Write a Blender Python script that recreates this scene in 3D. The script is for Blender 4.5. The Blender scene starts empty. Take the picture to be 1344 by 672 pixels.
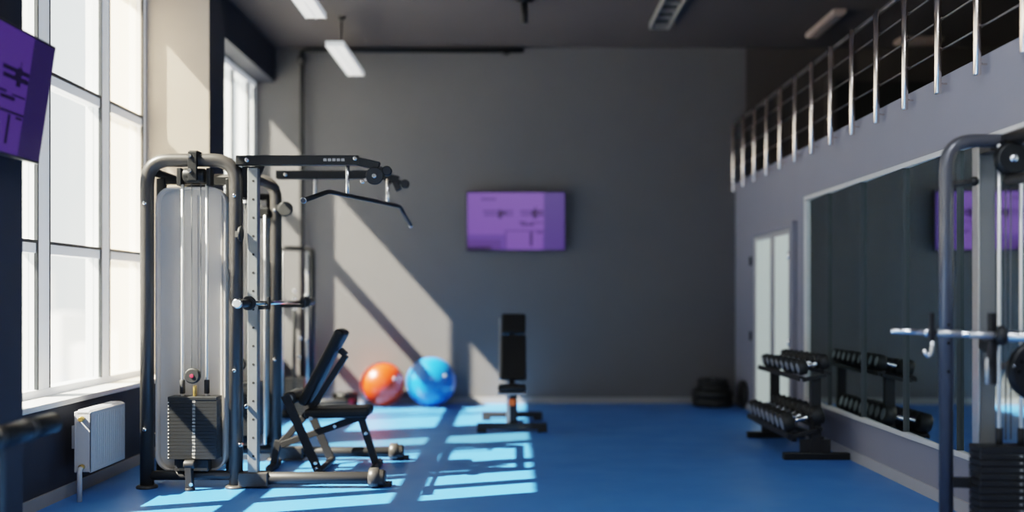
import bpy, bmesh, math, random
from mathutils import Vector, Matrix
random.seed(7)
S = bpy.context.scene
C = S.collection
PI = math.pi

# ------------------------------------------------------------ materials
def lin(c):
    return tuple(((v/255)/12.92 if v/255 <= .04045 else ((v/255+.055)/1.055)**2.4) for v in c)
def mat(name, col, rough=.5, metal=0., noise=0., nscale=8., bump=0., bscale=60., emis=None, estr=0., spec=.5, coat=0.):
    m = bpy.data.materials.new(name); m.use_nodes = True
    nt = m.node_tree; b = nt.nodes['Principled BSDF']
    b.inputs['Base Color'].default_value = (*col, 1)
    b.inputs['Roughness'].default_value = rough
    b.inputs['Metallic'].default_value = metal
    b.inputs['Specular IOR Level'].default_value = spec
    b.inputs['Coat Weight'].default_value = coat
    if emis:
        b.inputs['Emission Color'].default_value = (*emis, 1); b.inputs['Emission Strength'].default_value = estr
    tc = nt.nodes.new('ShaderNodeTexCoord')
    n = nt.nodes.new('ShaderNodeTexNoise'); n.inputs['Scale'].default_value = nscale; n.inputs['Detail'].default_value = 5
    nt.links.new(tc.outputs['Object'], n.inputs['Vector'])
    r = nt.nodes.new('ShaderNodeMapRange')
    k = max(noise, .03)
    r.inputs['To Min'].default_value = 1-k; r.inputs['To Max'].default_value = 1+k
    nt.links.new(n.outputs['Fac'], r.inputs['Value'])
    mx = nt.nodes.new('ShaderNodeVectorMath'); mx.operation = 'SCALE'
    mx.inputs[0].default_value = col
    nt.links.new(r.outputs['Result'], mx.inputs['Scale'])
    nt.links.new(mx.outputs['Vector'], b.inputs['Base Color'])
    if bump:
        n2 = nt.nodes.new('ShaderNodeTexNoise'); n2.inputs['Scale'].default_value = bscale; n2.inputs['Detail'].default_value = 4
        nt.links.new(tc.outputs['Object'], n2.inputs['Vector'])
        bp = nt.nodes.new('ShaderNodeBump'); bp.inputs['Strength'].default_value = bump; bp.inputs['Distance'].default_value = .01
        nt.links.new(n2.outputs['Fac'], bp.inputs['Height']); nt.links.new(bp.outputs['Normal'], b.inputs['Normal'])
    return m
def glassmat(name, tint, refl=.08, cream=None, creamf=0.):
    m = bpy.data.materials.new(name); m.use_nodes = True
    nt = m.node_tree; nt.nodes.clear()
    o = nt.nodes.new('ShaderNodeOutputMaterial')
    t = nt.nodes.new('ShaderNodeBsdfTransparent'); t.inputs['Color'].default_value = (*tint, 1)
    g = nt.nodes.new('ShaderNodeBsdfGlossy'); g.inputs['Roughness'].default_value = .02
    mx = nt.nodes.new('ShaderNodeMixShader'); mx.inputs['Fac'].default_value = refl
    nt.links.new(t.outputs[0], mx.inputs[1]); nt.links.new(g.outputs[0], mx.inputs[2])
    last = mx
    if cream:
        tr = nt.nodes.new('ShaderNodeBsdfTranslucent'); tr.inputs['Color'].default_value = (*cream, 1)
        m2 = nt.nodes.new('ShaderNodeMixShader'); m2.inputs['Fac'].default_value = creamf
        nt.links.new(mx.outputs[0], m2.inputs[1]); nt.links.new(tr.outputs[0], m2.inputs[2]); last = m2
    nt.links.new(last.outputs[0], o.inputs['Surface'])
    return m

M = {}
M['wall'] = mat('wall_grey_paint', (.122,.116,.116), .75, noise=.05, nscale=3, bump=.08)
M['wallR'] = mat('wall_lilac_grey_paint', (.225,.225,.27), .75, noise=.04, nscale=3, bump=.08)
M['wallB'] = mat('wall_balcony_paint', (.06,.05,.045), .8)
M['wallshade'] = mat('wall_backlit_navy', (.022,.025,.037), .7, noise=.05, bump=.05)  # backlit darkness of the window side is put into this colour
M['pier'] = mat('pier_paint', (.33,.315,.30), .7, noise=.04, bump=.05)
M['ceil'] = mat('ceiling_paint', (.062,.053,.053), .85, noise=.06, nscale=2)
M['base'] = mat('baseboard_grey', (.26,.25,.25), .55)
M['baseL'] = mat('baseboard_pale', (.38,.37,.38), .5)
M['white'] = mat('white_frame_glow', (.80,.81,.81), .4, emis=(.9,.95,1), estr=.22)  # slight emission imitates window flare on the frames
M['sill'] = mat('sill_white', (.62,.61,.60), .35, noise=.05)
M['gasket'] = mat('dark_gasket', (.03,.035,.04), .5)
M['black'] = mat('black_powder_coat', (.011,.011,.011), .42, noise=.08, nscale=30, spec=.35)
M['blackm'] = mat('black_metal_paint', (.018,.017,.017), .48, noise=.08, nscale=20, spec=.35)
M['gun'] = mat('gunmetal_coat', (.048,.044,.041), .38, metal=.15, spec=.4)
M['rubber'] = mat('black_rubber', (.013,.013,.013), .6, noise=.15, nscale=40, bump=.1)
M['stack'] = mat('stack_iron', (.012,.012,.012), .45, noise=.1, nscale=20)
M['leather'] = mat('black_vinyl', (.011,.011,.011), .5, bump=.05, bscale=150, spec=.3)
M['chrome'] = mat('chrome', (.82,.82,.83), .14, metal=1)
M['steel'] = mat('brushed_steel', (.5,.5,.5), .32, metal=.9, noise=.1, nscale=30)
M['rod'] = mat('satin_rod', (.72,.71,.69), .38, metal=.85)
M['column'] = mat('column_paint', (.20,.195,.19), .4, metal=.3)
M['gunlight'] = mat('grey_tube_coat', (.10,.10,.11), .3, metal=.4)
M['galv'] = mat('galvanised_upright', (.20,.21,.21), .4, metal=.4, noise=.12, nscale=14)
M['rail'] = mat('polished_rail_steel', (.92,.80,.72), .2, metal=1)
M['raildark'] = mat('dark_rail_steel', (.16,.15,.15), .4, metal=.8)
M['cable'] = mat('grey_cable', (.09,.09,.09), .4)
M['brass'] = mat('brass', (.55,.36,.12), .3, metal=.8)
M['orange'] = mat('orange_ball_vinyl', (.72,.05,.012), .3, coat=.4)
M['blueb'] = mat('blue_ball_vinyl', (.012,.17,.52), .28, coat=.4)
M['knob'] = mat('orange_plastic', (.9,.16,.02), .4)
M['red'] = mat('red_plastic', (.35,.02,.05), .5)
M['headface'] = mat('dumbbell_face', (.34,.34,.35), .35, metal=.5)
M['label'] = mat('white_print', (.65,.63,.58), .6)
M['radiator'] = mat('radiator_enamel', (.42,.43,.46), .4)
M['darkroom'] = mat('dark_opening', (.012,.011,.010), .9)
M['fixture'] = mat('dim_fixture', (.30,.24,.22), .5)
M['strip'] = mat('ceiling_grille_metal', (.2,.19,.18), .5)
M['louvre'] = mat('dark_louvre', (.02,.02,.02), .6)
M['lamp'] = mat('lamp_diffuser', (.85,.83,.8), .5, emis=(1,.96,.9), estr=.42)
M['tvblack'] = mat('tv_bezel', (.012,.012,.014), .3)
M['scr'] = mat('screen_purple', (.02,.01,.04), .25, emis=lin((120,84,172)), estr=.5)
M['scr2'] = mat('screen_purple_deep', (.02,.01,.04), .25, emis=lin((98,68,152)), estr=.5)
M['scrband'] = mat('screen_violet_band', (.02,.01,.04), .25, emis=lin((80,60,128)), estr=.5)
M['scrmark'] = mat('screen_dark_marks', (.02,.01,.03), .25, emis=lin((50,26,66)), estr=.5)
M['scrmark2'] = mat('screen_mid_marks', (.02,.01,.03), .25, emis=lin((88,58,132)), estr=.5)
M['lscr'] = mat('side_screen_purple', (.02,.01,.04), .2, emis=lin((84,56,136)), estr=.36)
M['lscr2'] = mat('side_screen_deep', (.02,.01,.04), .2, emis=lin((74,50,124)), estr=.36)
M['lband'] = mat('side_screen_band', (.02,.01,.04), .2, emis=lin((46,34,76)), estr=.36)
M['lmark'] = mat('side_screen_marks', (.01,.01,.02), .2, emis=lin((30,14,48)), estr=.36)
M['city'] = mat('haze_glow_concrete', (.6,.58,.56), .9, emis=(.85,.85,.84), estr=.55)  # emission paints the bright haze over the far city
M['glass'] = glassmat('window_glass', (.90,.93,.92), .06)
M['cream'] = glassmat('warm_film_glass', (.94,.91,.83), .05, (.9,.8,.66), .22)
M['frost'] = mat('frosted_glass_glow', (.42,.48,.45), .35, emis=(.62,.72,.68), estr=.30)  # emission stands in for light from the room behind the door
M['mirror'] = mat('tinted_mirror', (.68,.77,.76), .015, metal=1)
M['mirroredge'] = mat('mirror_edge', (.05,.056,.056), .6)
M['shroud'] = mat('milky_grey_shroud', (.46,.435,.41), .32, coat=.2)
# blue rubber floor
def floor_mat():
    m = mat('blue_sports_floor', (.046,.195,.50), .36, noise=.10, nscale=1.6, bump=.04, bscale=120)
    nt = m.node_tree; b = nt.nodes['Principled BSDF']
    n = nt.nodes.new('ShaderNodeTexNoise'); n.inputs['Scale'].default_value = 2.2; n.inputs['Detail'].default_value = 8
    r = nt.nodes.new('ShaderNodeMapRange'); r.inputs['To Min'].default_value = .30; r.inputs['To Max'].default_value = .52
    tc = [x for x in nt.nodes if x.type == 'TEX_COORD'][0]
    nt.links.new(tc.outputs['Object'], n.inputs['Vector']); nt.links.new(n.outputs['Fac'], r.inputs['Value']); nt.links.new(r.outputs['Result'], b.inputs['Roughness'])
    return m
M['floor'] = floor_mat()

# ------------------------------------------------------------ mesh helpers
class MB:
    def __init__(s): s.bm = bmesh.new(); s.mats = []; s.cur = 0
    def use(s, m):
        if m not in s.mats: s.mats.append(m)
        s.cur = s.mats.index(m); return s
    def face(s, vs, smooth=False):
        try: f = s.bm.faces.new(vs)
        except ValueError: return None
        f.material_index = s.cur; f.smooth = smooth; return f
    def box(s, x0, x1, y0, y1, z0, z1):
        x0, x1 = sorted((x0, x1)); y0, y1 = sorted((y0, y1)); z0, z1 = sorted((z0, z1))
        v = [s.bm.verts.new(p) for p in ((x0,y0,z0),(x1,y0,z0),(x1,y1,z0),(x0,y1,z0),(x0,y0,z1),(x1,y0,z1),(x1,y1,z1),(x0,y1,z1))]
        for f in ((0,3,2,1),(4,5,6,7),(0,1,5,4),(1,2,6,5),(2,3,7,6),(3,0,4,7)): s.face([v[i] for i in f])
        return s
    def bar(s, p0, p1, w, h, up=(0,0,1)):
        p0 = Vector(p0); p1 = Vector(p1); d = (p1-p0).normalized(); u = Vector(up)
        side = d.cross(u)
        if side.length < 1e-4: side = d.cross(Vector((0,1,0)))
        side.normalize(); u = side.cross(d).normalized()
        v = []
        for p in (p0, p1):
            for a, b in ((-1,-1),(1,-1),(1,1),(-1,1)): v.append(s.bm.verts.new(p + side*a*w/2 + u*b*h/2))
        for f in ((0,1,2,3),(7,6,5,4),(0,4,5,1),(1,5,6,2),(2,6,7,3),(3,7,4,0)): s.face([v[i] for i in f])
        return s
    def ring(s, c, d, u, r, n):
        side = d.cross(u).normalized(); u = side.cross(d).normalized()
        return [s.bm.verts.new(c + side*math.cos(2*PI*i/n)*r + u*math.sin(2*PI*i/n)*r) for i in range(n)]
    def lathe(s, p0, d, prof, n=24, caps=True):   # prof: (distance along d, radius)
        p0 = Vector(p0); d = Vector(d).normalized()
        u = Vector((0,0,1)) if abs(d.z) < .9 else Vector((1,0,0))
        rings = [s.ring(p0+d*t, d, u, max(r,1e-4), n) for t, r in prof]
        for a, b in zip(rings, rings[1:]):
            for i in range(n): s.face([a[i], a[(i+1)%n], b[(i+1)%n], b[i]], True)
        if caps: s.face(rings[0][::-1]); s.face(rings[-1])
        return s
    def cyl(s, p0, p1, r, n=20, bev=None):
        L = (Vector(p1)-Vector(p0)).length; d = Vector(p1)-Vector(p0)
        b = min(r*.2, L*.2) if bev is None else bev
        return s.lathe(p0, d, [(0,r-b),(b,r),(L-b,r),(L,r-b)], n)
    def tube(s, pts, r, fil=0., n=16):
        P = [Vector(p) for p in pts]; path = [P[0]]
        for i in range(1, len(P)-1):
            a = (P[i-1]-P[i]); b = (P[i+1]-P[i]); f = min(fil, a.length*.48, b.length*.48)
            if f < 1e-4: path.append(P[i]); continue
            s0 = P[i]+a.normalized()*f; s1 = P[i]+b.normalized()*f
            for k in range(9):
                t = k/8; path.append(s0*(1-t)**2 + P[i]*2*t*(1-t) + s1*t*t)
        path.append(P[-1])
        u = None; rings = []
        for i, p in enumerate(path):
            if i == 0: d = path[1]-p
            elif i == len(path)-1: d = p-path[-2]
            else: d = (path[i+1]-p).normalized() + (p-path[i-1]).normalized()
            d = d.normalized()
            if u is None:
                u = Vector((0,0,1)) if abs(d.z) < .9 else Vector((0,1,0))
            side = d.cross(u).normalized(); u = side.cross(d).normalized()
            rings.append([s.bm.verts.new(p + side*math.cos(2*PI*j/n)*r + u*math.sin(2*PI*j/n)*r) for j in range(n)])
        for a, b in zip(rings, rings[1:]):
            for i in range(n): s.face([a[i], a[(i+1)%n], b[(i+1)%n], b[i]], True)
        s.face(rings[0][::-1]); s.face(rings[-1]); return s
    def sphere(s, c, r, n=32):
        prof = [(r - r*math.cos(PI*i/(n//2)), r*math.sin(PI*i/(n//2))) for i in range(n//2+1)]
        return s.lathe(Vector(c)-Vector((0,0,r)), (0,0,1), prof, n, False)
    def prism(s, poly, axis, a0, a1):    # poly in the other two axes
        def P(u, v, w):
            return {'x': (w,u,v), 'y': (u,w,v), 'z': (u,v,w)}[axis]
        A = [s.bm.verts.new(P(u,v,a0)) for u, v in poly]; B = [s.bm.verts.new(P(u,v,a1)) for u, v in poly]
        s.face(A[::-1]); s.face(B)
        for i in range(len(A)): s.face([A[i], A[(i+1)%len(A)], B[(i+1)%len(A)], B[i]])
        return s
    def text(s, txt, size, M4):
        cu = bpy.data.curves.new('t', 'FONT'); cu.body = txt; cu.size = size; cu.align_x = 'CENTER'; cu.align_y = 'CENTER'
        ob = bpy.data.objects.new('t', cu); C.objects.link(ob)
        dg = bpy.context.evaluated_depsgraph_get(); me = ob.evaluated_get(dg).to_mesh()
        vs = [s.bm.verts.new(M4 @ v.co) for v in me.vertices]
        for p in me.polygons: s.face([vs[i] for i in p.vertices])
        ob.evaluated_get(dg).to_mesh_clear(); bpy.data.objects.remove(ob); bpy.data.curves.remove(cu)
        return s
    def build(s, name, material=None, parent=None, bevel=0., loc=None):
        bmesh.ops.recalc_face_normals(s.bm, faces=s.bm.faces)
        me = bpy.data.meshes.new(name)
        if loc is not None:
            bmesh.ops.translate(s.bm, verts=s.bm.verts, vec=-Vector(loc))
        s.bm.to_mesh(me); s.bm.free()
        ms = [material] if material and not s.mats else s.mats
        for m in ms: me.materials.append(M[m])
        o = bpy.data.objects.new(name, me); C.objects.link(o)
        if parent is not None:
            o.parent = parent
            o.matrix_parent_inverse = Matrix.Identity(4)
            if loc is None: # geometry was given in world coordinates
                me.transform(Matrix.Translation(-wpos(parent)))
            else: o.location = Vector(loc) - wpos(parent)
        elif loc is not None: o.location = loc
        if bevel:
            b = o.modifiers.new('bevel', 'BEVEL'); b.width = bevel; b.segments = 2; b.limit_method = 'ANGLE'; b.angle_limit = .7
        return o
def wpos(o):
    v = Vector((0,0,0))
    while o is not None: v += o.location; o = o.parent
    return v
def tag(o, label=None, cat=None, group=None, kind=None):
    if label: o['label'] = label
    if cat: o['category'] = cat
    if group: o['group'] = group
    if kind: o['kind'] = kind
    return o
def empty(name, loc, label=None, cat=None, group=None, kind=None):
    o = bpy.data.objects.new(name, None); C.objects.link(o); o.location = loc; o.empty_display_size = .1
    return tag(o, label, cat, group, kind)
def struct(o, label, cat): return tag(o, label, cat, None, 'structure')
def copy_tree(o, parent=None):
    c = o.copy(); C.objects.link(c); c.parent = parent
    for ch in list(o.children): copy_tree(ch, c)
    return c
def rrect(x0, x1, z0, z1, r, n=6):
    pts = []
    for cx, cz, a in ((x1-r,z1-r,0),(x0+r,z1-r,PI/2),(x0+r,z0+r,PI),(x1-r,z0+r,1.5*PI)):
        for i in range(n+1):
            t = a + PI/2*i/n; pts.append((cx+r*math.cos(t), cz+r*math.sin(t)))
    return pts

# ------------------------------------------------------------ room constants
XG, XL, XP, XR = -3.16, -2.90, -2.587, 2.693
YB, ZC = 12.03, 4.32
YF = -4.5
ZT = 2.68         # top of the wall under the balcony
# ------------------------------------------------------------ setting
struct(MB().box(-3.5, 7.0, YF-.3, YB+.4, -.2, 0).build('floor', 'floor'), 'blue rubber sports floor running to the back wall', 'floor')
struct(MB().box(-3.5, 7.0, YF-.3, YB+.4, ZC, ZC+.2).build('ceiling', 'ceil'), 'dark painted ceiling', 'ceiling')
struct(MB().use('wall').box(XG-.2, XR+.13, YB, YB+.2, 0, ZC).use('wallB').box(XR+.13, 7.0, YB, YB+.2, 0, ZC).build('wall_back'), 'dark grey back wall with patches of sunlight', 'wall')
struct(MB().box(XG-.2, 7.0, YF-.2, YF, 0, ZC).build('wall_front', 'wall'), 'grey wall behind the camera', 'wall')
struct(MB().box(XR, XR+.2, YF, YB, 0, ZT-.2).box(XR, 6.4, YF, YB, ZT-.2, ZT).build('wall_right', 'wallR'), 'lilac grey right wall under the balcony', 'wall')
struct(MB().box(6.3, 6.5, YF, YB, ZT, ZC).build('wall_balcony', 'wallB'), 'dark far wall of the balcony', 'wall')
b = MB()
for y0, y1 in ((YF,.0),(.4,3.9),(5.22,8.43),(8.87,YB)): b.box(XG-.2, XL, y0, y1, 0, .60)
for y0, y1 in ((YF,.0),(.4,3.9),(5.22,8.43),(8.87,YB)): b.box(XG-.2, XL, y0, y1, 3.90, ZC)
struct(b.build('wall_left', 'wallshade'), 'wall under and over the windows, coloured dark as backlit', 'wall')
def pier(nm, y0, y1, lab):
    b = MB().use('pier'); b.box(XG-.2, XP-.004, y0, y1, 0, ZC)
    b.use('wallshade').box(XP-.004, XP, y0, y1, 0, ZC)  # thin dark skin paints the shade on the pillar's unlit room side
    struct(b.build(nm), lab, 'pillar')
pier('trim_1', 8.43, 8.87, 'grey pillar between the two tall windows')
pier('trim_2', 3.9, 5.22, 'pillar carrying the tilted television, its room side coloured dark as shade')
pier('trim_3', 0, .4, 'grey pillar nearest the camera')
# baseboards
struct(MB().box(XP, XR, YB-.015, YB, 0, .075).build('baseboard_back', 'base'), 'grey skirting along the back wall', 'baseboard')
b = MB().box(XR-.015, XR, YF, 9.37, 0, .078).box(XR-.015, XR, 11.06, YB-.015, 0, .078)
struct(b.build('baseboard_right', 'baseL'), 'pale skirting along the right wall', 'baseboard')
b = MB()
for y0, y1 in ((5.22,8.43),(8.87,YB-.02)): b.box(XL, XL+.015, y0, y1, 0, .08)
struct(b.build('baseboard_left', 'base'), 'grey skirting below the windows', 'baseboard')
# windows
def window(n, y0, y1, mull, cream=None, lab='', mw=.08):
    w = empty('window_%d'%n, (XG, (y0+y1)/2, .6)); struct(w, lab, 'window')
    b = MB(); z0, z1 = .60, 3.90; xa, xb = XG-.09, XG+.03
    b.box(xa, xb, y0, y1, z0, z0+.085); b.box(xa, xb, y0, y1, z1-.07, z1)
    b.box(xa, xb, y0, y0+.06, z0+.085, z1-.07); b.box(xa, xb, y1-.06, y1, z0+.085, z1-.07)
    edges = [y0+.06]
    for yc, wd in mull:
        b.box(xa, xb, yc-wd/2, yc+wd/2, z0+.085, z1-.07); edges += [yc-wd/2, yc+wd/2]
    edges.append(y1-.06)
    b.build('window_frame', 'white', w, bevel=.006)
    t = MB()
    for i in range(0, len(edges), 2):
        for zc in (1.63, 2.78): t.box(xa+.01, xb-.008, edges[i], edges[i+1], zc-.045, zc+.035)
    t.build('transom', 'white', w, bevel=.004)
    g = MB()
    for i in range(0, len(edges), 2):
        for zc in (1.63, 2.78): g.box(xb-.008, xb+.004, edges[i], edges[i+1], zc+.02, zc+.04)
        for e in (edges[i], edges[i+1]): g.box(xb-.02, xb+.003, e-.008, e+.008, z0+.085, z1-.07)
    g.build('gasket', 'gasket', w)
    for i in range(0, len(edges), 2):
        p = MB(); zs = (z0+.085, 1.585, 2.735, z1-.07); za = (0, 1.665, 2.815)
        for k in range(3):
            lo = zs[0] if k == 0 else za[k]; hi = zs[k+1]
            p.box(XG-.035, XG-.025, edges[i], edges[i+1], lo, hi)
        yc = (edges[i]+edges[i+1])/2
        p.build('glass_pane', 'cream' if cream and yc > cream else 'glass', w)
    s_ = MB().box(XG+.03, XL+.02, y0, y1, .60, .636)
    s_.build('sill', 'sill', w, bevel=.004)
window(1, 5.22, 8.43, [(5.72,.10),(6.60,.17),(7.60,.16)], 7.7, 'tall window with white frames and two dark transoms beside the radiator')
window(2, 8.87, YB, [(9.95,.10),(11.055,.05),(11.72,.10)], None, 'tall window between the pillar and the back wall')
window(3, .4, 3.9, [(1.5,.1),(2.7,.1)], None, 'unseen tall window nearer the camera, added for daylight')  # this unseen bay and the next are added to let in more daylight
window(4, YF, 0, [(-3.4,.1),(-2.2,.1),(-1,.1)], None, 'unseen tall window behind the camera, added for daylight')
# outside
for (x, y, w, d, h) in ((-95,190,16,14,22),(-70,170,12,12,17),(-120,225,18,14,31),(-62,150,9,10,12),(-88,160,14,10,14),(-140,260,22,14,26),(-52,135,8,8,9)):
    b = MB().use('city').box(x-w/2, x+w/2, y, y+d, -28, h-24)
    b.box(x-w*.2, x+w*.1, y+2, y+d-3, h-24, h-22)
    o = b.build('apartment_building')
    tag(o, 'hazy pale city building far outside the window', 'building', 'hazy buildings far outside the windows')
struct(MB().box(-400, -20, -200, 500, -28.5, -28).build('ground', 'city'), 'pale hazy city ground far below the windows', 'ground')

# door on the right wall
d = empty('door_1', (XR, 10.2, 0)); struct(d, 'grey framed double door with frosted glass panels on the right wall', 'door')
dy0, dy1, dz = 9.40, 11.03, 2.02
b = MB(); b.box(XR-.05, XR, dy0, dy0+.09, 0, dz); b.box(XR-.05, XR, dy1-.09, dy1, 0, dz); b.box(XR-.05, XR, dy0+.09, dy1-.09, dz-.06, dz)
b.build('door_frame', 'wallR', d, bevel=.004)
ym = 10.17
for a, c in ((dy0+.09, ym-.003), (ym+.003, dy1-.09)):
    lf = MB(); x0, x1 = XR-.04, XR-.004
    lf.box(x0,x1,a,a+.07,.01,dz-.065); lf.box(x0,x1,c-.07,c,.01,dz-.065); lf.box(x0,x1,a+.07,c-.07,.01,.10); lf.box(x0,x1,a+.07,c-.07,dz-.115,dz-.065)
    l = lf.build('door_leaf', 'baseL', d, bevel=.003)
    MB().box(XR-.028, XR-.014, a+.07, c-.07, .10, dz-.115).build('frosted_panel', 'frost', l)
for z in (.86, 1.69):
    MB().cyl((XR-.06,dy0+.08,z-.035),(XR-.06,dy0+.08,z+.035),.014).build('hinge','chrome',d)
    MB().cyl((XR-.06,dy1-.03,z-.05),(XR-.06,dy1-.03,z+.05),.016).build('hinge','black',d)
# mirror
my0, my1, mz0, mz1 = 4.29, 9.09, .337, 2.213
mr = tag(empty('wall_mirror', (XR-.01, 6.2, mz0)), 'large tinted wall mirror with a thin pale frame on the right wall', 'mirror')
# five glass panels, each fixed a touch askew so it leans out at its near edge
ys = [9.06, 8.42, 7.60, 6.78, 5.96, 5.14, 4.32]
for ya, yb_ in zip(ys, ys[1:]):
    b = MB().use('mirror').use('mirroredge'); n0, n1 = XR-.004, XR-.004-.027*(ya-yb_)
    vs = [b.bm.verts.new(p) for p in ((n1,yb_+.002,mz0+.03),(n0,ya-.002,mz0+.03),(n0,ya-.002,mz1-.03),(n1,yb_+.002,mz1-.03),(XR-.001,yb_+.002,mz0+.03),(XR-.001,ya-.002,mz0+.03),(XR-.001,ya-.002,mz1-.03),(XR-.001,yb_+.002,mz1-.03))]
    for f in ((0,3,2,1),(4,5,6,7),(0,1,5,4),(1,2,6,5),(2,3,7,6),(3,0,4,7)): b.use('mirror' if f[0]==0 and f[1]==3 else 'mirroredge').face([vs[k] for k in f])
    b.build('mirror_panel', None, mr)
b = MB(); xa = XR-.03
b.box(xa,XR-.001,my0,my1,mz0,mz0+.035); b.box(xa,XR-.001,my0,my1,mz1-.035,mz1); b.box(xa,XR-.001,my0,my0+.035,mz0+.035,mz1-.035); b.box(xa,XR-.001,my1-.035,my1,mz0+.035,mz1-.035)
b.build('mirror_frame', 'sill', mr, bevel=.004)

# balcony railing
rl = tag(empty('balcony_railing', (2.62, 8.5, 2.55)), 'polished steel balcony railing above the mirror', 'railing')
for i in range(16):
    y = 4.07 + .52*i
    b = MB().cyl((2.635,y,2.555),(2.635,y,3.37),.0225,14,.006)
    for z in (2.62,): b.cyl((2.635,y,z),(2.692,y,z),.006,10)
    for z in (2.84, 3.03, 3.21): b.sphere((2.652,y,z),.017,12)
    b.build('baluster', 'rail', rl)
MB().cyl((2.675,3.9,3.375),(2.675,11.98,3.375),.019).build('handrail', 'raildark', rl)
for z in (2.84, 3.03, 3.21): MB().cyl((2.675,3.9,z),(2.675,11.98,z),.0075,10).build('rail_cable', 'raildark', rl)
# balcony things
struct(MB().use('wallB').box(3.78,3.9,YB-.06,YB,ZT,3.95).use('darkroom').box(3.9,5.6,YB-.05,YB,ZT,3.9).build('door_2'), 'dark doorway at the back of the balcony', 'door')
def balc_light(x, y0, y1, w, lab):
    t = tag(empty('strip_light', (x,(y0+y1)/2,ZC), lab, 'light'))
    MB().box(x-w/2,x+w/2,y0,y1,ZC-.05,ZC+.01).build('housing','fixture',t,bevel=.01)
    MB().box(x-w/2+.02,x+w/2-.02,y0+.03,y1-.03,ZC-.06,ZC-.05).build('cover','fixture',t)
balc_light(3.43, 10.4, 11.4, .14, 'unlit strip light on the balcony ceiling nearer the railing corner')
balc_light(4.75, 11.5, 11.75, .5, 'dim short light on the balcony ceiling seen between the balusters')

# ------------------------------------------------------------ ceiling lights
def pend(x, y0, y1, z, lab):
    t = empty('pendant_light', (x,(y0+y1)/2,z), lab, 'light', 'white linear pendant lights')
    b = MB(); b.box(x-.095,x+.095,y0,y1,z+.012,z+.055); b.box(x-.095,x-.085,y0,y1,z,z+.012); b.box(x+.085,x+.095,y0,y1,z,z+.012); b.box(x-.006,x+.006,y0,y1,z-.002,z+.012)
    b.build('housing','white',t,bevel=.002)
    for s in (-1,1): MB().box(x+s*.046-.036,x+s*.046+.036,y0+.02,y1-.02,z+.002,z+.012).build('diffuser','lamp',t)
    for y in (y0+.40,): MB().cyl((x,y,z+.05),(x,y,ZC-.03),.008,10).lathe((x,y,ZC-.04),(0,0,1),[(0,.03),(.04,.045)],14).build('hanger','black',t)
pend(-1.86, 10.3, 11.7, 3.90, 'white linear pendant light hanging farther back near the back wall')
pend(-1.85, 7.8, 9.28, 3.90, 'white linear pendant light hanging nearer, cut by the top of the picture')
v = empty('ceiling_grille', (1.62,10.2,ZC), 'slatted metal grille fixture on the dark ceiling', 'grille')
MB().box(1.5,1.52,9.3,10.95,ZC-.07,ZC).box(1.70,1.72,9.3,10.95,ZC-.07,ZC).box(1.52,1.70,10.93,10.95,ZC-.07,ZC).box(1.52,1.70,9.3,9.32,ZC-.07,ZC).build('grille_frame','strip',v)
MB().box(1.52,1.70,9.32,10.93,ZC-.02,ZC).build('grille_panel','louvre',v)
for k in range(6): MB().box(1.52,1.70,9.5+.27*k,9.52+.27*k,ZC-.06,ZC-.02).build('slat','strip',v)
pp = empty('ceiling_pipe', (-2.55,11.93,0), 'black service pipe up the corner and along the top of the back wall', 'pipe')
MB().tube([(-2.55,11.94,.0),(-2.55,11.94,4.265),(.12,11.94,4.265)],.029,.06).build('pipe','black',pp)
MB().cyl((-2.55,11.90,4.16),(-2.55,11.86,4.16),.03).cyl((-2.55,11.94,4.10),(-2.55,11.94,4.2),.045).build('valve','gun',pp)
MB().cyl((-.1,11.94,4.21),(-.1,11.94,4.25),.05).build('coupling','black',pp)
MB().cyl((.12,11.94,4.27),(.12,11.94,ZC),.005,8).build('hanger','black',pp)
q = empty('ceiling_sensor', (.11,10.1,ZC), 'black rod shaped fitting hanging from the middle of the ceiling', 'fitting')
MB().lathe((.11,10.1,ZC-.03),(0,0,1),[(0,.05),(.03,.10)]).build('mount','black',q)
MB().cyl((.11,10.1,ZC-.24),(.11,10.1,ZC-.03),.033).build('rod','black',q)

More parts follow.
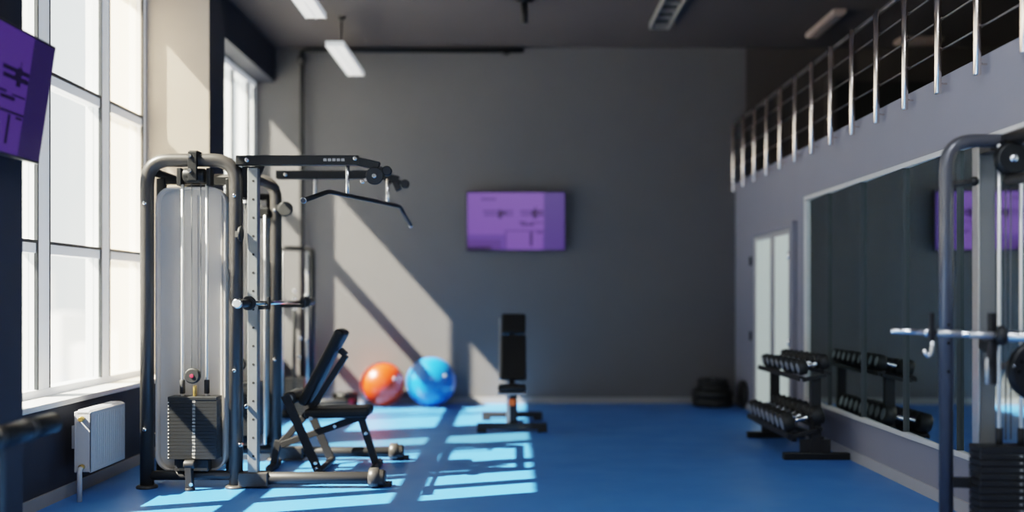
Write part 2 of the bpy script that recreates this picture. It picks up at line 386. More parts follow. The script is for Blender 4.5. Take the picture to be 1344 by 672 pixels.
# ------------------------------------------------------------ televisions
def tv(name, label, w, h, to_world, mats, wallpt, group=None):
    # local: u right, v up, n out of the screen
    scr, scr2, band, mark, mark2 = mats
    t = empty(name, to_world(0,0,0), label, 'television')
    def quad(b, u0,u1,v0,v1,n): 
        b.face([b.bm.verts.new(to_world(u*w/2, v_*h/2, n)) for u, v_ in ((u0,v0),(u1,v0),(u1,v1),(u0,v1))])
    def slab(b,u0,u1,v0,v1,n0,n1):
        vs = [b.bm.verts.new(to_world(u*w/2,v_*h/2,n)) for n in (n0,n1) for u,v_ in ((u0,v0),(u1,v0),(u1,v1),(u0,v1))]
        for f in ((0,3,2,1),(4,5,6,7),(0,1,5,4),(1,2,6,5),(2,3,7,6),(3,0,4,7)): b.face([vs[i] for i in f])
    b = MB(); slab(b,-1,1,-1,1,-.045,0); b.build('casing','tvblack',t,bevel=.004)
    b = MB().use(scr); slab(b,-.975,.975,-.955,.955,0,.002)
    b.use(scr2); quad(b,-.975,.56,-.955,-.45,.0025)
    b.use(scr); quad(b,-.2,.54,-.955,-.32,.0028)
    b.use(band); quad(b,.56,.975,-.955,.955,.0028)
    b.use(mark2)
    quad(b,-.70,-.40,.70,.78,.003)
    for u0,u1 in ((-.66,-.06),(.08,.56)):
        quad(b,u0,u1,.30,.37,.003); quad(b,u0+.02,u1,.18,.25,.003)
    quad(b,-.975,-.3,-.955,-.62,.003); quad(b,-.22,.56,-.34,-.30,.003); quad(b,-.22,-.19,-.955,-.34,.003)
    b.use(mark)
    for u0,u1,v0,v1 in ((-.36,-.28,.10,.38),(-.28,-.19,.24,.32),(.34,.42,.10,.40),(.385,.40,.38,.50),(.42,.54,.30,.36),(.44,.54,.20,.26),(.30,.34,.24,.30),
                        (.10,.36,-.14,-.08),(.06,.20,-.05,-.01),(.30,.54,-.06,-.03),(.28,.33,-.82,-.36),(.42,.54,-.40,-.36),(-.975,-.5,-.955,-.84)):
        quad(b,u0,u1,v0,v1,.0034)
    b.build('screen', None, t)
    b = MB(); b.bar(to_world(0,0,-.045), wallpt, .25, .18); b.build('wall_bracket','black',t)
    return t
tv('television','wall television with a purple picture on the back wall',1.20,.72,
   lambda u,v,n: Vector((.03+u, YB-.095-n, 2.205+v)), ('scr','scr2','scrband','scrmark','scrmark2'), (.03,YB-.001,2.205))
tb = Vector((-2.468,0,1.985)); tt = Vector((-2.377,0,2.595))
upv = (tt-tb).normalized(); hh = (tt-tb).length; nrm = Vector((upv.z,0,-upv.x)); cc = (tb+tt)/2; cc.y = 4.625
tv('television','tilted television with a dark purple picture on the navy pillar',1.05,hh,
   lambda u,v,n: cc + Vector((0,1,0))*u + upv*v + nrm*n, ('lscr','lscr2','lband','lmark','lmark'), (XP+.001,4.625,2.3))

# ------------------------------------------------------------ radiator
r = empty('radiator', (-2.74,6.6,.165), 'white panel radiator on the backlit dark wall under the window', 'radiator')
b = MB().box(-2.80,-2.785,6.31,6.86,.175,.565).box(-2.785,-2.70,6.31,6.86,.545,.57).box(-2.705,-2.69,6.31,6.86,.175,.565).box(-2.79,-2.69,6.31,6.32,.18,.56).box(-2.79,-2.69,6.85,6.86,.18,.56)
b.box(-2.785,-2.705,6.35,6.82,.19,.53)
b.build('panel','radiator',r,bevel=.006)
b = MB()
for k in range(16): b.box(-2.69,-2.686,6.33+k*.0325,6.348+k*.0325,.20,.54)
b.build('ribs','radiator',r,bevel=.002)
b = MB()
for k in range(22): b.box(-2.782,-2.708,6.33+k*.024,6.338+k*.024,.57,.576)
b.build('top_grille','radiator',r)
for z in (.52,.215): MB().cyl((-2.745,6.31,z),(-2.745,6.275,z),.017).build('valve','brass',r)
MB().tube([(-2.745,6.285,.21),(-2.745,6.265,.20),(-2.745,6.265,.0)],.016,.02).build('pipe','radiator',r)
MB().box(-XL*-1,-2.80,6.5,6.53,.3,.45).build('bracket','radiator',r)

# ------------------------------------------------------------ large cable machine (left)
cm = empty('cable_machine', (-1.9,7.3,0), 'large black dual weight stack cable machine by the window', 'gym machine')
def mirror_tower(y, front):
    xl, xr = -2.49, -1.885
    # arch frame
    MB().tube([(xl,y,.015),(xl,y,2.225),(xr,y,2.225),(xr,y,.015)],.046,.16,20).build('tower_frame','gun',cm)
    for x in (xl,xr): MB().lathe((x,y,0),(0,0,1),[(0,.072),(.012,.072),(.022,.055)],24).build('foot_plate','gun',cm)
    MB().cyl((xl,y,.085),(xr,y,.085),.033).box(xl+.2,xr-.2,y-.04,y+.04,.12,.2).build('lower_crossbar','blackm',cm)
    # shroud
    b = MB(); sx0, sx1 = -2.455,-1.972
    out = rrect(sx0,sx1,.10,2.05,.11)
    b.prism(out,'y',y+.13,y+.145)
    inn = rrect(sx0+.012,sx1-.012,.112,2.038,.10)
    n = len(out)
    A=[b.bm.verts.new((u,y+.13,v_)) for u,v_ in out]; B=[b.bm.verts.new((u,y+.06,v_)) for u,v_ in out]
    Ci=[b.bm.verts.new((u,y+.13,v_)) for u,v_ in inn]; D=[b.bm.verts.new((u,y+.06,v_)) for u,v_ in inn]
    for i in range(n):
        j=(i+1)%n
        b.face([A[i],A[j],B[j],B[i]],True); b.face([Ci[i],D[i],D[j],Ci[j]],True); b.face([B[i],B[j],D[j],D[i]])
    b.build('shroud','shroud',cm)
    for x in (sx0+.0,sx1-.0): MB().box(x-.028,x+.028,y+.15,y+.21,.03,2.12).build('rear_post','black',cm,bevel=.005)
    MB().box(sx0,sx1,y+.16,y+.20,2.08,2.13).build('rear_crossbar','black',cm)
    # soft moulded folds of the shroud
    b = MB()
    for x in (-2.30,-2.19,-2.135,-2.02): b.box(x-.004,x+.004,y+.118,y+.13,.16,2.0)
    b.build('shroud_fold','shroud',cm,bevel=.003)
    for x in (-2.246,-2.080):
        g = MB().cyl((x,y-.01,.2),(x,y-.01,2.06),.0105,14).build('guide_rod','rod',cm)
        MB().cyl((x,y-.01,.64),(x,y-.01,.735),.018).build('sleeve','rubber',g)
    for x in (-2.187,-2.125): MB().cyl((x,y,.75),(x,y,2.1),.0035,8).build('cable','cable',cm)
    # stack
    n = 18; z0, z1 = .205, .625; hp = (z1-z0)/n
    st = MB().box(-2.325,-1.995,y-.075,y+.055,z1-hp,z1).build('weight_stack','stack',cm,bevel=.003)
    for k in range(n-1):
        b = MB().use('stack').box(-2.325,-1.995,y-.072,y+.052,z0+k*hp+.0006,z0+(k+1)*hp-.0006)
        b.use('label').text(str(5*(n-k)), .021, Matrix.Translation((-2.15,y-.0735,z0+(k+.5)*hp)) @ Matrix.Rotation(PI/2,4,'X'))
        b.box(-2.324,-2.317,y-.0735,y-.072,z0+k*hp+.005,z0+k*hp+.013)
        b.build('weight_plate',None,st)
    MB().cyl((-2.155,y-.03,z1),(-2.155,y-.03,.70),.012).build('stack_fitting','brass',cm)
    w = MB().cyl((-2.162,y-.075,.765),(-2.162,y-.03,.765),.053,28).build('pulley_wheel','rubber',cm)
    MB().cyl((-2.162,y-.082,.765),(-2.162,y-.075,.765),.013).build('hub','red',w)
    MB().box(-2.26,-2.06,y-.05,y+.03,.12,.20).build('stack_base','black',cm,bevel=.004)
    # low pulley bracket
    b = MB().bar((-2.175,y-.10,.19),(-2.165,y-.10,.02),.045,.05,(0,1,0)).cyl((-2.205,y-.10,.175),(-2.13,y-.10,.175),.03).lathe((-2.165,y-.10,0),(0,0,1),[(0,.035),(.02,.032)])
    b.build('low_pulley_bracket','blackm',cm,bevel=.004)
    MB().cyl((-2.15,y-.131,.045),(-2.15,y-.125,.045),.012).build('bolt','chrome',cm)
    # top pulley block
    b = MB().box(-2.19,-2.13,y-.075,y-.048,2.08,2.275).box(-2.19,-2.13,y-.05,y+.05,2.262,2.285).box(-2.28,-2.25,y-.03,y+.05,2.05,2.17).box(-2.08,-2.05,y-.03,y+.05,2.05,2.17)
    b.cyl((-2.24,y,2.12),(-2.09,y,2.12),.05)
    b.build('top_pulley_block','black',cm,bevel=.004)
    for z in (2.245,2.145): MB().lathe((-2.175,y-.09,z),(0,1,0),[(0,.012),(.015,.016)]).build('bolt','chrome',cm)
    for x,z in ((xl,1.93),(xl,.40),(xr,1.98),(xr,.80)): MB().lathe((x,y-.054,z),(0,1,0),[(0,.007),(.004,.013),(.01,.013)]).build('bolt','chrome',cm)
mirror_tower(6.73, True); mirror_tower(7.86, False)
for y in (6.73, 7.86):
    yy = y
    zt = 2.222 if y < 7 else 2.262
    b = MB().bar((-1.88,yy,zt),(-1.05,yy,zt),.07,.066)
    b.bar((-1.09,yy,zt),(-.91,yy,zt-.04),.06,.058)
    b.bar((-.95,yy,zt-.03),(-.91,yy,zt-.12),.05,.05)
    tb_ = b.build('top_beam','black',cm,bevel=.006)
    if y < 7:
        lb = MB()
        for k in range(5): lb.box(-1.285+.03*k,-1.263+.03*k,yy-.0365,yy-.0352,zt-.008,zt+.010)
        lb.build('lettering','headface',tb_)
    if y > 7: MB().cyl((-.93,yy-.02,zt-.06),(-.93,yy+.04,zt-.06),.03).build('guide_wheel','rubber',cm); continue_ = True
    else: continue_ = False
    p = None if continue_ else MB().cyl((-.94,yy-.045,zt-.108),(-.94,yy-.02,zt-.108),.060,28).cyl((-.94,yy-.02,zt-.108),(-.94,yy+.04,zt-.108),.03).build('pulley_wheel','rubber',cm)
    if p: MB().lathe((-.94,yy-.058,zt-.108),(0,1,0),[(0,.012),(.006,.017),(.014,.017)]).build('hub','chrome',p)
    p = MB().cyl((-.86,yy-.02,zt-.07),(-.86,yy+.03,zt-.07),.034,24).bar((-.92,yy,zt-.05),(-.86,yy,zt-.07),.03,.03).build('guide_wheel','rubber',cm)
    for x,z in ((-1.07,zt+.01),(-1.80,zt-.0),(-1.02,zt-.145)):
        if y > 7 and z < zt-.1: continue
        bb = MB().lathe((x,yy-.05,z),(0,1,0),[(0,.010),(.006,.016),(.016,.016)])
        if z < zt-.1: bb.bar((x,yy-.035,z),(-.95,yy-.035,zt-.11),.012,.02)
        bb.build('bolt','chrome',cm)
    # gusset and inner block between arch and upright
    if y < 7: MB().prism([(-1.85,zt-.035),(-1.70,zt-.035),(-1.79,zt-.25),(-1.85,zt-.25)],'y',yy+.02,yy+.04).build('gusset','black',cm)
    # base
    xend = -.965
    MB().cyl((-1.885,yy,.066),(xend,yy,.066),.042,20).build('base_tube','blackm',cm)
    MB().box(-1.86,-1.66,yy-.048,yy+.048,.012,.11).build('base_sleeve','gun',cm,bevel=.008)
    MB().lathe((xend-.02,yy,.07),(1,0,0),[(0,.05),(.01,.066),(.065,.068),(.07,.055),(.10,.055),(.115,.045)],26).build('end_cap','gun',cm)
    MB().box(xend,xend+.13,yy+.02,yy+.10,0,.03).build('foot','rubber',cm,bevel=.006)
# holed uprights
for y,x,w in ((6.73,-1.765,.07),):
    u = MB().box(x-w/2,x+w/2,y-.035,y+.035,.09,2.17).build('upright','galv',cm,bevel=.006)
    b = MB()
    for k in range(16): b.cyl((x+.006,y-.0365,.22+.124*k),(x+.006,y-.034,.22+.124*k),.0085,12)
    b.build('pin_holes','darkroom',u)
# side cross members joining the two halves
for xx,z in ((-2.49,.32),(-1.885,2.16),(-2.49,2.16)): MB().cyl((xx,6.73,z),(xx,7.86,z),.03).build('cross_member','black',cm)
# rear pulley on arch
p = MB().cyl((-1.80,7.80,1.99),(-1.80,7.84,1.99),.058,26).bar((-1.88,7.83,2.0),(-1.80,7.83,1.99),.03,.05).build('pulley_wheel','rubber',cm)
MB().box(-2.06,-1.93,7.80,7.90,1.92,2.0).build('carriage','black',cm,bevel=.01)
MB().cyl((-1.93,7.70,.15),(-1.93,7.70,1.93),.014).build('guide_rod','steel',cm)
MB().cyl((-1.93,7.70,.15),(-1.93,7.86,.15),.014).cyl((-1.93,7.70,1.93),(-1.93,7.86,1.93),.014).build('guide_bracket','black',cm)
p = MB().cyl((-1.845,6.66,1.72),(-1.825,6.66,1.72),.05,24).bar((-1.885,6.70,1.72),(-1.83,6.66,1.72),.02,.04).build('pulley_wheel','rubber',cm)
# pull-up bar
pb = MB().tube([(-1.27,6.0,1.882),(-1.185,6.35,1.972),(-.93,8.1,2.035),(-.87,8.38,1.902)],.0155,.05,14).build('pull_up_bar','black',cm)
for p0,d in (((-1.27,6.0,1.882),Vector((-.085,-.35,-.09))),((-.87,8.38,1.902),Vector((.06,.28,-.133)))):
    d = d.normalized(); MB().cyl(Vector(p0),Vector(p0)+d*.012,.019).build('bar_cap','chrome',pb)
for (x,y,z0,z1) in ((-1.128,6.73,1.975,2.19),(-.985,7.75,2.01,2.20)):
    MB().cyl((x,y,z0),(x,y,z1+.02),.013,14).build('bar_hanger','chrome',cm)
MB().cyl((-1.575,7.86,2.10),(-1.575,7.86,2.27),.014,12).build('bar_hanger','steel',cm)
MB().cyl((-.985,7.75,2.2),(-.985,7.86,2.2),.02).build('hanger_arm','black',cm)
# rear safety arm small items
for x,z in ((-1.80,.56),(-1.84,.30)): MB().lathe((x,6.66,z),(0,1,0),[(0,.009),(.01,.015),(.03,.015)]).build('bolt','chrome',cm)

# barbell on the machine
bb = empty('barbell', (-1.69,7.2,1.256), 'barbell with a blue sheen racked across the left machine uprights', 'barbell')
bx, bz = -1.69, 1.256
MB().cyl((bx,6.32,bz),(bx,8.02,bz),.0145,16).build('shaft','chrome',bb)
for y0,y1,c in ((6.06,6.32,6.33),(8.30,8.02,8.01)):
    MB().cyl((bx,y0,bz),(bx,y1,bz),.026,18).build('sleeve','blackm',bb)
    s = 1 if y1>y0 else -1
    MB().lathe((bx,y0-s*.012,bz),(0,s,0),[(0,.024),(.006,.031),(.018,.031)],20).build('end_cap','chrome',bb)
    MB().cyl((bx,y1-.015,bz),(bx,y1+.015,bz),.046,24).build('collar','rubber',bb)
    MB().lathe((bx,y1-.03,bz+.0),(0,1,0),[(0,.014),(.012,.018)]).build('collar_pin','chrome',bb)
# hooks belong to the machine
for y,x in ((6.73,-1.73),(7.86,-1.85)):
    MB().box(x,bx+.035,y-.02,y+.02,bz-.045,bz-.018).box(bx+.02,bx+.035,y-.02,y+.02,bz-.02,bz+.04).build('bar_hook','black',cm,bevel=.003)

# ------------------------------------------------------------ bench inside the machine
def pad(b, p0, p1, y0, y1, th, r=.02):   # upholstered slab between two points in XZ, soft edges through bevel
    b.bar(p0, p1, y1-y0, th, (0,0,1))
bn = empty('adjustable_bench', (-1.35,7.42,0), 'black incline bench with raised backrest inside the left machine', 'bench')
yc = 7.42
d_ = Vector((.295,0,.56)).normalized(); nn = Vector((-d_.z,0,d_.x))
b = MB(); b.bar((-1.565,yc,.50),(-1.275,yc,1.05),.28,.075,tuple(nn)); b.build('backrest','leather',bn,bevel=.024)
b = MB(); b.bar((-1.545,yc,.432),(-1.065,yc,.445),.29,.07); b.build('seat','leather',bn,bevel=.026)
b = MB(); b.bar((-1.535,yc,.42),(-1.255,yc,.86),.06,.045,tuple(nn)); b.bar((-1.255,yc,.86),(-1.30,yc,.90),.06,.045); b.build('backrest_rail','blackm',bn,bevel=.006)
MB().cyl((-1.645,yc-.16,.55),(-1.645,yc+.16,.55),.05,24).build('pivot_roller','leather',bn,bevel=.01)
MB().cyl((-1.645,yc-.17,.55),(-1.645,yc-.16,.55),.03,20).build('roller_cap','steel',bn)
b = MB()
for y in (7.17,7.67): b.bar((-1.655,y,.585),(-1.405,y,.02),.022,.062,(1,0,0))
b.cyl((-1.655,7.17,.55),(-1.655,7.67,.55),.016); b.cyl((-1.405,7.14,.035),(-1.405,7.70,.035),.026)
b.build('front_leg','blackm',bn,bevel=.005)
b = MB(); b.bar((-1.74,yc,.19),(-1.12,yc,.405),.055,.05); b.build('main_rail','blackm',bn,bevel=.005)
b = MB(); b.bar((-1.74,yc,.20),(-1.53,yc,.44),.05,.05); b.bar((-1.56,yc,.43),(-1.1,yc,.395),.09,.03); b.build('seat_support','blackm',bn,bevel=.005)
b = MB(); b.bar((-1.145,yc,.40),(-1.03,yc,.04),.05,.05,(1,0,0)); b.cyl((-1.03,yc-.2,.03),(-1.03,yc+.2,.03),.03); b.build('rear_leg','blackm',bn,bevel=.005)
b = MB(); b.bar((-1.76,yc,.22),(-1.80,yc,.03),.05,.05,(1,0,0)); b.cyl((-1.80,yc-.14,.03),(-1.80,yc+.16,.03),.028); b.build('tail_leg','blackm',bn,bevel=.005)
for x,y,z in ((-1.42,7.155,.055),(-1.43,7.155,.095),(-1.49,7.28,.405),(-1.33,yc-.05,.335),(-1.10,yc-.04,.28)): MB().lathe((x,y-.012,z),(0,1,0),[(0,.010),(.005,.015),(.014,.015)]).build('bolt','chrome',bn)

# ------------------------------------------------------------ second bench by the back wall
b2 = empty('adjustable_bench', (-.015,10.0,0), 'black bench with upright split backrest standing near the back wall', 'bench')
x = -.015
for y in (9.50, 10.42):
    wd = .335 if y < 10 else .315
    MB().box(x-wd,x+wd,y-.045,y+.045,.03,.085).box(x-wd,x-wd+.09,y-.05,y+.05,0,.04).box(x+wd-.09,x+wd,y-.05,y+.05,0,.04).build('foot_bar','blackm',b2,bevel=.006)
MB().box(x-.035,x+.035,9.54,10.4,.04,.10).build('base_rail','blackm',b2,bevel=.005)
b = MB().use('sill').box(x-.055,x-.02,9.5,9.56,.08,.37).use('blackm').box(x-.02,x+.05,9.5,9.60,.08,.37)
b.build('post',None,b2,bevel=.004)
MB().cyl((x,9.46,.285),(x,9.51,.285),.032,18).box(x-.03,x+.03,9.475,9.50,.255,.315).build('adjustment_knob','knob',b2)
MB().bar((x,9.40,.425),(x,9.78,.41),.27,.06).build('seat','leather',b2,bevel=.02)
MB().box(x-.135,x+.135,9.42,9.72,.36,.38).build('seat_plate','headface',b2,bevel=.004)
MB().bar((x+.015,9.76,.475),(x+.015,9.99,.905),.255,.07).build('backrest','leather',b2,bevel=.022)
MB().bar((x+.015,9.995,.92),(x+.015,10.09,1.115),.245,.07).build('headrest','leather',b2,bevel=.022)
MB().bar((x-.122,9.78,.48),(x-.122,10.10,1.07),.02,.045).build('lit_side_edge','headface',b2,bevel=.004)  # pale strip paints the highlight along the backrest's left edge
MB().bar((x,9.82,.40),(x,10.10,.98),.06,.04).bar((x,9.95,.62),(x,10.38,.10),.04,.04).build('support_strut','blackm',b2,bevel=.004)

# ------------------------------------------------------------ exercise balls
def ball(nm, lab, m, c, r):
    t = empty(nm, (c[0],c[1],0), lab, 'ball')
    b = MB(); n=48
    prof=[]
    for i in range(n+1):
        a=PI*i/n; rr=r*(1+.0012*math.sin(a*60)); prof.append((r-rr*math.cos(a), rr*math.sin(a)))
    b.lathe((c[0],c[1]-r,r),(0,1,0),prof,48,False)
    b.build('ball',m,t)
    MB().cyl((c[0]+r*.62,c[1]-r*.74,r*1.3),(c[0]+r*.635,c[1]-r*.765,r*1.305),.022,14).build('valve_plug','label',t)
ball('exercise_ball','orange inflatable exercise ball against the back wall','orange',(-1.548,11.72),.262)
ball('exercise_ball','blue inflatable exercise ball against the back wall','blueb',(-.972,11.69),.292)

# ------------------------------------------------------------ bumper plates by the right corner
def disc_plate(c, r, th, lab, axis=(0,0,1), sc=1):
    t = empty('bumper_plate', c, lab, 'weight plate')
    MB().lathe(c, axis, [(0,r*.9),(.012,r),(th-.012,r),(th,r*.92),(th,r*.62),(th-.015,r*.58),(th-.015,r*.2)],36).build('disc','rubber',t)
    MB().lathe(Vector(c)+Vector(axis)*(th-.018),axis,[(0,r*.17),(.012,r*.17)],20).build('hub','steel',t)
px, py = 2.36, 11.74
disc_plate((px,py,0),.235,.10,'black bumper plate lying at the bottom of the stack in the right corner')
disc_plate((px-.005,py,.10),.232,.095,'black bumper plate second from the floor in the corner stack')
disc_plate((px+.01,py,.195),.185,.065,'smaller black bumper plate third from the floor in the corner stack')
disc_plate((px+.005,py,.26),.175,.06,'smaller black bumper plate on top of the corner stack')
disc_plate((2.640,11.50,.165),.16,.045,'black weight plate leaning upright on the wall beside the corner stack',(1,0,0))

# ------------------------------------------------------------ dumbbell rack
rk = empty('dumbbell_rack', (2.4,8.5,0), 'black two tier dumbbell rack in front of the mirror', 'rack')
yn, yf = 7.90, 9.12
for y in (yn,yf):
    MB().box(2.15,2.675,y-.035,y+.035,0,.055).build('foot','black',rk,bevel=.006)
    MB().box(2.365,2.445,y-.03,y+.03,.05,.66).box(2.285,2.525,y-.02,y+.02,.055,.16).build('post','blackm',rk,bevel=.005)
MB().box(2.22,2.26,yn,yf,.14,.18).box(2.44,2.48,yn,yf,.14,.18).build('lower_beam','blackm',rk,bevel=.005)
def shelf(zf, zb, x0, x1, y0, y1):
    b = MB()
    # two angled rails in a shallow tray, front lower than back
    b.bar((x0,y0,zf),(x0,y1,zf),.06,.018,(.25,0,1)); b.bar((x1,y0,zb),(x1,y1,zb),.06,.018,(.25,0,1))
    b.bar((x0-.03,y0,zf-.012),(x0-.03,y1,zf-.012),.012,.03)
    b.bar((x1+.03,y0,zb-.012),(x1+.03,y1,zb-.012),.012,.03)
    for y in (y0+.02,(y0+y1)/2,y1-.02): b.bar((x0,y,zf-.02),(x1,y,zb-.02),.035,.03)
    return b
shelf(.655,.70,2.29,2.48,yn-.07,yf+.03).build('upper_shelf','blackm',rk,bevel=.003)
shelf(.205,.26,2.19,2.41,yn-.07,yf+.03).build('lower_shelf','blackm',rk,bevel=.003)
def dumbbell(c, r, L, lab, g, slope):
    t = empty('dumbbell', c, lab, 'dumbbell', g)
    d = Vector((1,0,slope)).normalized(); c = Vector(c); hl = L/2; hw = L*.27
    for s in (-1,1):
        a = c + d*s*(hl-hw); 
        b = MB().lathe(a, d*s, [(0,r*.8),(.008,r),(hw-.01,r),(hw,r*.86)],20); h = b.build('head','rubber',t)
        MB().lathe(a+d*s*(hw-.001), d*s, [(0,r*.66),(.004,r*.62)],18).build('end_face','headface',h)
    MB().lathe(c-d*(hl-hw), d, [(0,.014),((hl-hw)*.5,.018),((hl-hw),.019),((hl-hw)*1.5,.018),((hl-hw)*2,.014)],14).build('handle','chrome',t)
ordn = ['nearest','second nearest','third from the near end','fourth from the near end','fifth from the near end','sixth from the near end','seventh from the near end','farthest']
for k in range(8):
    y = yn + .0 + k*.156; r = .062-.0012*k
    dumbbell((2.385, y, .677+.012+r+.005), r, .245, 'black dumbbell on the upper rack shelf, %s of its row'%ordn[k], 'dumbbells on the upper shelf of the rack', .24)
for k in range(8):
    y = yn - .01 + k*.157; r = .0775-.001*k
    dumbbell((2.295, y, .232+.012+r+.005), r, .33-.005*k, 'larger black dumbbell on the lower rack shelf, %s of its row'%ordn[k], 'dumbbells on the lower shelf of the rack', .25)

# ------------------------------------------------------------ far cable column and clutter
fc = empty('cable_column', (-2.32,10.6,0), 'narrow black cable column machine near the back left corner', 'gym machine')
y = 10.6
MB().tube([(-2.50,y,.01),(-2.50,y,1.82),(-2.15,y,1.80),(-2.15,y,.01)],.026,.07).build('frame','black',fc)
MB().tube([(-2.30,y+.5,.01),(-2.30,y+.5,1.79),(-2.16,y+.06,1.79)],.022,.07).build('rear_frame','black',fc)
for xx in (-2.47,-2.20): MB().cyl((xx,y-.03,.1),(xx,y-.03,1.78),.012).build('guide_rod','steel',fc)
MB().cyl((-2.34,y-.03,.1),(-2.34,y-.03,1.3),.02).build('post','black',fc)
st = MB().box(-2.44,-2.23,y-.05,y+.05,.40,.43).build('weight_stack','stack',fc)
for k in range(12): MB().box(-2.44,-2.23,y-.048,y+.048,.045+k*.0295,.045+k*.0295+.027).build('weight_plate','stack',st)
MB().box(-2.56,-2.08,y-.08,y+.6,0,.04).build('base','black',fc,bevel=.006)
for xx,z in ((-2.20,1.56),(-2.33,1.36),(-2.33,1.27),(-2.33,1.17),(-2.24,1.19),(-2.27,.86),(-2.20,.83),(-2.28,.66),(-2.20,1.30)): 
    MB().lathe((xx,y-.075,z),(0,1,0),[(0,.010),(.01,.018),(.03,.018)],14).build('bolt','chrome',fc)
sp = tag(MB().box(-2.50,-1.84,11.35,11.75,0,.055).build('step_platform','rubber',bevel=.012), 'low black step platform on the floor left of the orange ball', 'platform')
disc_plate((-1.97,11.58,.055),.16,.06,'black round weight plate lying on the step platform')
disc_plate((-1.97,11.58,.115),.155,.06,'black round weight plate stacked on the plate on the step platform')
rb = empty('exercise_roller', (-2.0,11.40,.055), 'slim grey roller with a dark red end lying on the step platform', 'roller')
MB().cyl((-2.35,11.39,.088),(-1.89,11.39,.088),.032).build('tube','blackm',rb)
MB().cyl((-1.89,11.39,.088),(-1.835,11.39,.088),.034).build('end_cap','red',rb)

# ------------------------------------------------------------ roller pad machine (left foreground)
fr = empty('leg_roller_machine', (-2.14,4.12,0), 'black padded leg rollers of a machine at the left picture edge', 'gym machine')
for y0,y1 in ((4.385,4.61),(4.10,4.345),(3.82,4.06)): MB().lathe((-2.142,y0,.712),(0,1,0),[(0,.040),(.012,.049),(y1-y0-.012,.049),(y1-y0,.040)],28).build('roller_pad','leather',fr)
for y0 in (4.345,4.06): MB().lathe((-2.142,y0,.712),(0,1,0),[(0,.046),(.008,.054),(.014,.048),(.022,.055),(.030,.048),(.038,.053),(.04,.046)],28).build('roller_collar','gun',fr)
MB().cyl((-2.142,3.5,.712),(-2.142,4.6,.712),.014).build('axle','steel',fr)
MB().box(-2.165,-2.12,4.09,4.135,.03,.665).build('post','gun',fr,bevel=.005)
MB().box(-2.5,-1.95,4.07,4.16,0,.035).box(-2.18,-2.10,3.2,4.12,0,.035).build('base','gun',fr,bevel=.005)

# ------------------------------------------------------------ right machine
rm = empty('smith_machine', (2.4,4.9,0), 'black tubular cable and bar machine at the right picture edge', 'gym machine')
MB().tube([(2.14,4.9,.01),(2.14,4.9,2.07),(2.625,4.9,2.07),(2.625,4.9,.01)],.034,.14,20).build('frame','gunlight',rm)
MB().tube([(2.43,4.9,2.07),(2.43,3.5,2.07)],.036).build('top_beam','gun',rm)
for xx in (2.14,2.625): MB().lathe((xx,4.9,0),(0,0,1),[(0,.055),(.015,.055),(.02,.04)]).build('foot_plate','gun',rm)
b = MB().use('column').box(2.368,2.448,5.03,5.09,.02,2.06).use('steel').box(2.356,2.368,5.02,5.09,.02,2.06)  # pale steel strip paints the column's lit left edge
b.build('column',None,rm,bevel=.003)
MB().cyl((2.14,4.9,.05),(2.625,4.9,.05),.03).box(2.36,2.44,4.9,5.09,.03,.07).box(2.36,2.44,4.9,5.06,2.02,2.06).build('crossbar','gun',rm)
for xx in (2.363,2.470): 
    g = MB().cyl((xx,4.82,.03),(xx,4.82,2.04),.0095).build('guide_rod','rod',rm)
    MB().cyl((xx,4.82,.58),(xx,4.82,.66),.016).build('sleeve','rubber',g)
for xx in (2.405,2.43): MB().cyl((xx,4.84,.6),(xx,4.84,2.0),.0035,8).build('cable','cable',rm)
st = MB().box(2.235,2.60,4.74,4.865,.55,.58).build('weight_stack','stack',rm,bevel=.003)
for k in range(15):
    z = .055+k*.033; b = MB().use('stack').box(2.235,2.60,4.742,4.863,z+.002,z+.031)
    b.use('label').text(str(10*(16-k)), .014, Matrix.Translation((2.43,4.741,z+.016)) @ Matrix.Rotation(PI/2,4,'X'))
    b.build('weight_plate',None,st,bevel=.003)
p = MB().lathe((2.405,4.76,1.965),(0,1,0),[(0,.066),(.008,.080),(.018,.072),(.03,.072),(.04,.080),(.048,.066)],32).build('pulley_wheel','black',rm)
MB().lathe((2.405,4.745,1.965),(0,1,0),[(0,.008),(.008,.022),(.02,.022)],20).build('hub','chrome',p)
MB().box(2.39,2.42,4.815,4.88,1.95,2.06).build('pulley_bracket','black',rm)
MB().lathe((2.41,4.77,1.86),(0,1,0),[(0,.03),(.03,.03)],20).build('guide_wheel','black',rm)
MB().cyl((2.14,4.9,1.85),(2.285,4.93,1.87),.015).build('stub_arm','gun',rm)
MB().sphere((2.292,4.93,1.872),.024,16).build('stub_knob','black',rm)
MB().tube([(2.40,4.80,1.86),(2.43,3.6,1.86)],.027).build('side_arm','gun',rm)
MB().bar((2.16,4.88,.385),(2.285,4.86,.385),.035,.05).bar((2.27,4.86,.385),(2.235,4.80,.18),.03,.03,(1,0,0)).build('link_arm','black',rm,bevel=.004)
MB().lathe((2.275,4.825,.385),(0,1,0),[(0,.006),(.01,.012)],14).build('bolt','chrome',rm)
for z in (1.16,1.07,.93): MB().cyl((2.137,4.868,z),(2.137,4.862,z),.008,10).build('pin_hole','darkroom',rm)
pw = MB().lathe((2.42,4.55,.956),(0,1,0),[(0,.12),(.012,.142),(.03,.142),(.042,.12)],40).build('cam_wheel','black',rm)
MB().bar((2.29,4.60,.99),(2.42,4.60,.96),.03,.02).bar((2.42,4.60,.956),(2.42,5.04,.956),.03,.03).build('cam_arm','gun',rm)
for xx,z in ((2.305,.98),(2.335,1.0),(2.325,.955)): MB().lathe((xx,4.55,z),(0,1,0),[(0,.007),(.012,.011),(.03,.011)],14).build('bolt','chrome',rm)
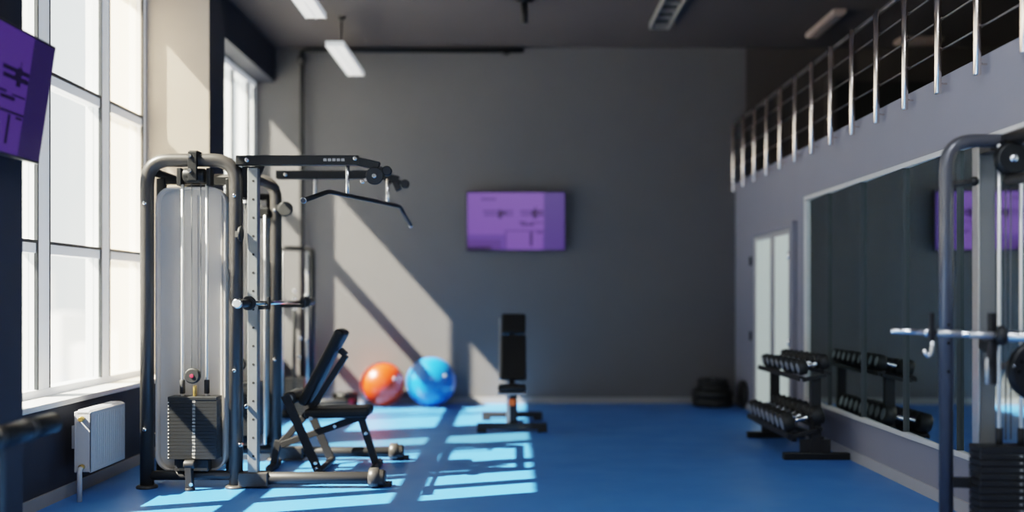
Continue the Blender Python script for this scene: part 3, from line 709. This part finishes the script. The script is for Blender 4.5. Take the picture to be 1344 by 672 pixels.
# carriage that carries the bar
MB().box(2.165,2.195,4.49,4.53,.985,1.225).box(2.175,2.20,4.50,4.52,.90,.99).bar((2.185,4.52,1.06),(2.38,5.04,1.06),.03,.05).build('carriage','black',rm,bevel=.004)
MB().cyl((2.157,4.51,.90),(2.157,4.51,1.02),.008).build('carriage_pin','steel',rm)
# barbell
rb2 = empty('barbell', (2.2,4.48,1.12), 'chrome barbell with knurled grip on the right machine', 'barbell')
A = Vector((1.760,4.62,1.140)); Bv = Vector((2.60,4.35,1.106)); D = (Bv-A)
def at(t): return A + D*t
MB().cyl(at(0),at(.17),.0135,16).build('sleeve','chrome',rb2)
MB().cyl(at(.165),at(.185),.021,20).build('sleeve_ring','chrome',rb2)
MB().lathe(at(.185),D,[(0,.020),(.006,.028),(.022,.028),(.03,.02)],22).build('collar','rubber',rb2)
MB().cyl(at(.21),at(.56),.0145,16).build('shaft','chrome',rb2)
MB().cyl(at(.225),at(.345),.0170,18).build('knurled_grip','steel',rb2)
MB().cyl(at(.38),at(.50),.0170,18).build('knurled_grip','steel',rb2)
MB().lathe(at(.505),D,[(0,.024),(.008,.045),(.03,.045),(.045,.03)],24).build('collar','rubber',rb2)
MB().cyl(at(.545),at(1.0),.0255,20).build('sleeve','chrome',rb2)
hk = at(.19)
MB().bar((hk.x-.003,hk.y-.03,1.225),(hk.x-.003,hk.y-.03,1.095),.02,.02,(0,1,0)).bar((hk.x-.003,hk.y-.03,1.145),(hk.x-.003,hk.y+.0,1.14),.02,.02).build('hook_plate','black',rb2,bevel=.003)
MB().tube([(hk.x,hk.y-.03,1.105),(hk.x-.003,hk.y-.03,1.045),(hk.x-.02,hk.y-.03,1.022),(hk.x-.04,hk.y-.03,1.055)],.008,.02,12).build('hook','chrome',rb2)

# ------------------------------------------------------------ lights, world, camera
sd = Vector((2.6,1.0,-2.6*1.115)).normalized()
L = bpy.data.lights.new('sun','SUN'); L.energy = 30; L.angle = .009; L.color = (1,.88,.74)
o = bpy.data.objects.new('sun', L); C.objects.link(o); o.rotation_euler = sd.to_track_quat('-Z','Y').to_euler(); o.location = (-10,0,10)
W = bpy.data.worlds.new('World'); S.world = W; W.use_nodes = True
nt = W.node_tree; bg = nt.nodes['Background']; bg.inputs['Strength'].default_value = 1.6
tc = nt.nodes.new('ShaderNodeTexCoord'); sx = nt.nodes.new('ShaderNodeSeparateXYZ'); cr = nt.nodes.new('ShaderNodeValToRGB')
nt.links.new(tc.outputs['Generated'], sx.inputs[0]); nt.links.new(sx.outputs['Z'], cr.inputs[0]); nt.links.new(cr.outputs[0], bg.inputs[0])
cr.color_ramp.elements[0].position = 0; cr.color_ramp.elements[0].color = (.88,.87,.85,1)
cr.color_ramp.elements[1].position = .6; cr.color_ramp.elements[1].color = (.86,.92,.98,1)
# added fill lamps, out of view under the ceiling, to brighten the room
for i,(x,y,e) in enumerate(((0,-1.5,80),(1.2,2.5,55),(-1,2.2,30))):
    a = bpy.data.lights.new('fill_lamp','AREA'); a.shape='RECTANGLE'; a.size=1.2; a.size_y=1.2; a.energy=e; a.color=(.86,.92,1)
    o = bpy.data.objects.new('fill_lamp',a); C.objects.link(o); o.location=(x,y,ZC-.05)
cam = bpy.data.cameras.new('camera'); co = bpy.data.objects.new('camera',cam); C.objects.link(co)
co.location = (0,0,1.3); co.rotation_euler = (PI/2,0,0)
cam.lens = 36*1300/1344; cam.sensor_width = 36; cam.shift_x = -2/1344; cam.shift_y = 53/1344
cam.clip_start = .05; cam.clip_end = 1000
cam.dof.use_dof = True; cam.dof.focus_distance = 6.2; cam.dof.aperture_fstop = .036/.07
S.camera = co
S.view_settings.view_transform = 'Filmic'; S.view_settings.look = 'Medium High Contrast'; S.view_settings.exposure = 0.7
S.cycles.use_denoising = True
S.cycles.max_bounces = 8; S.cycles.sample_clamp_indirect = 6; S.cycles.transparent_max_bounces = 12
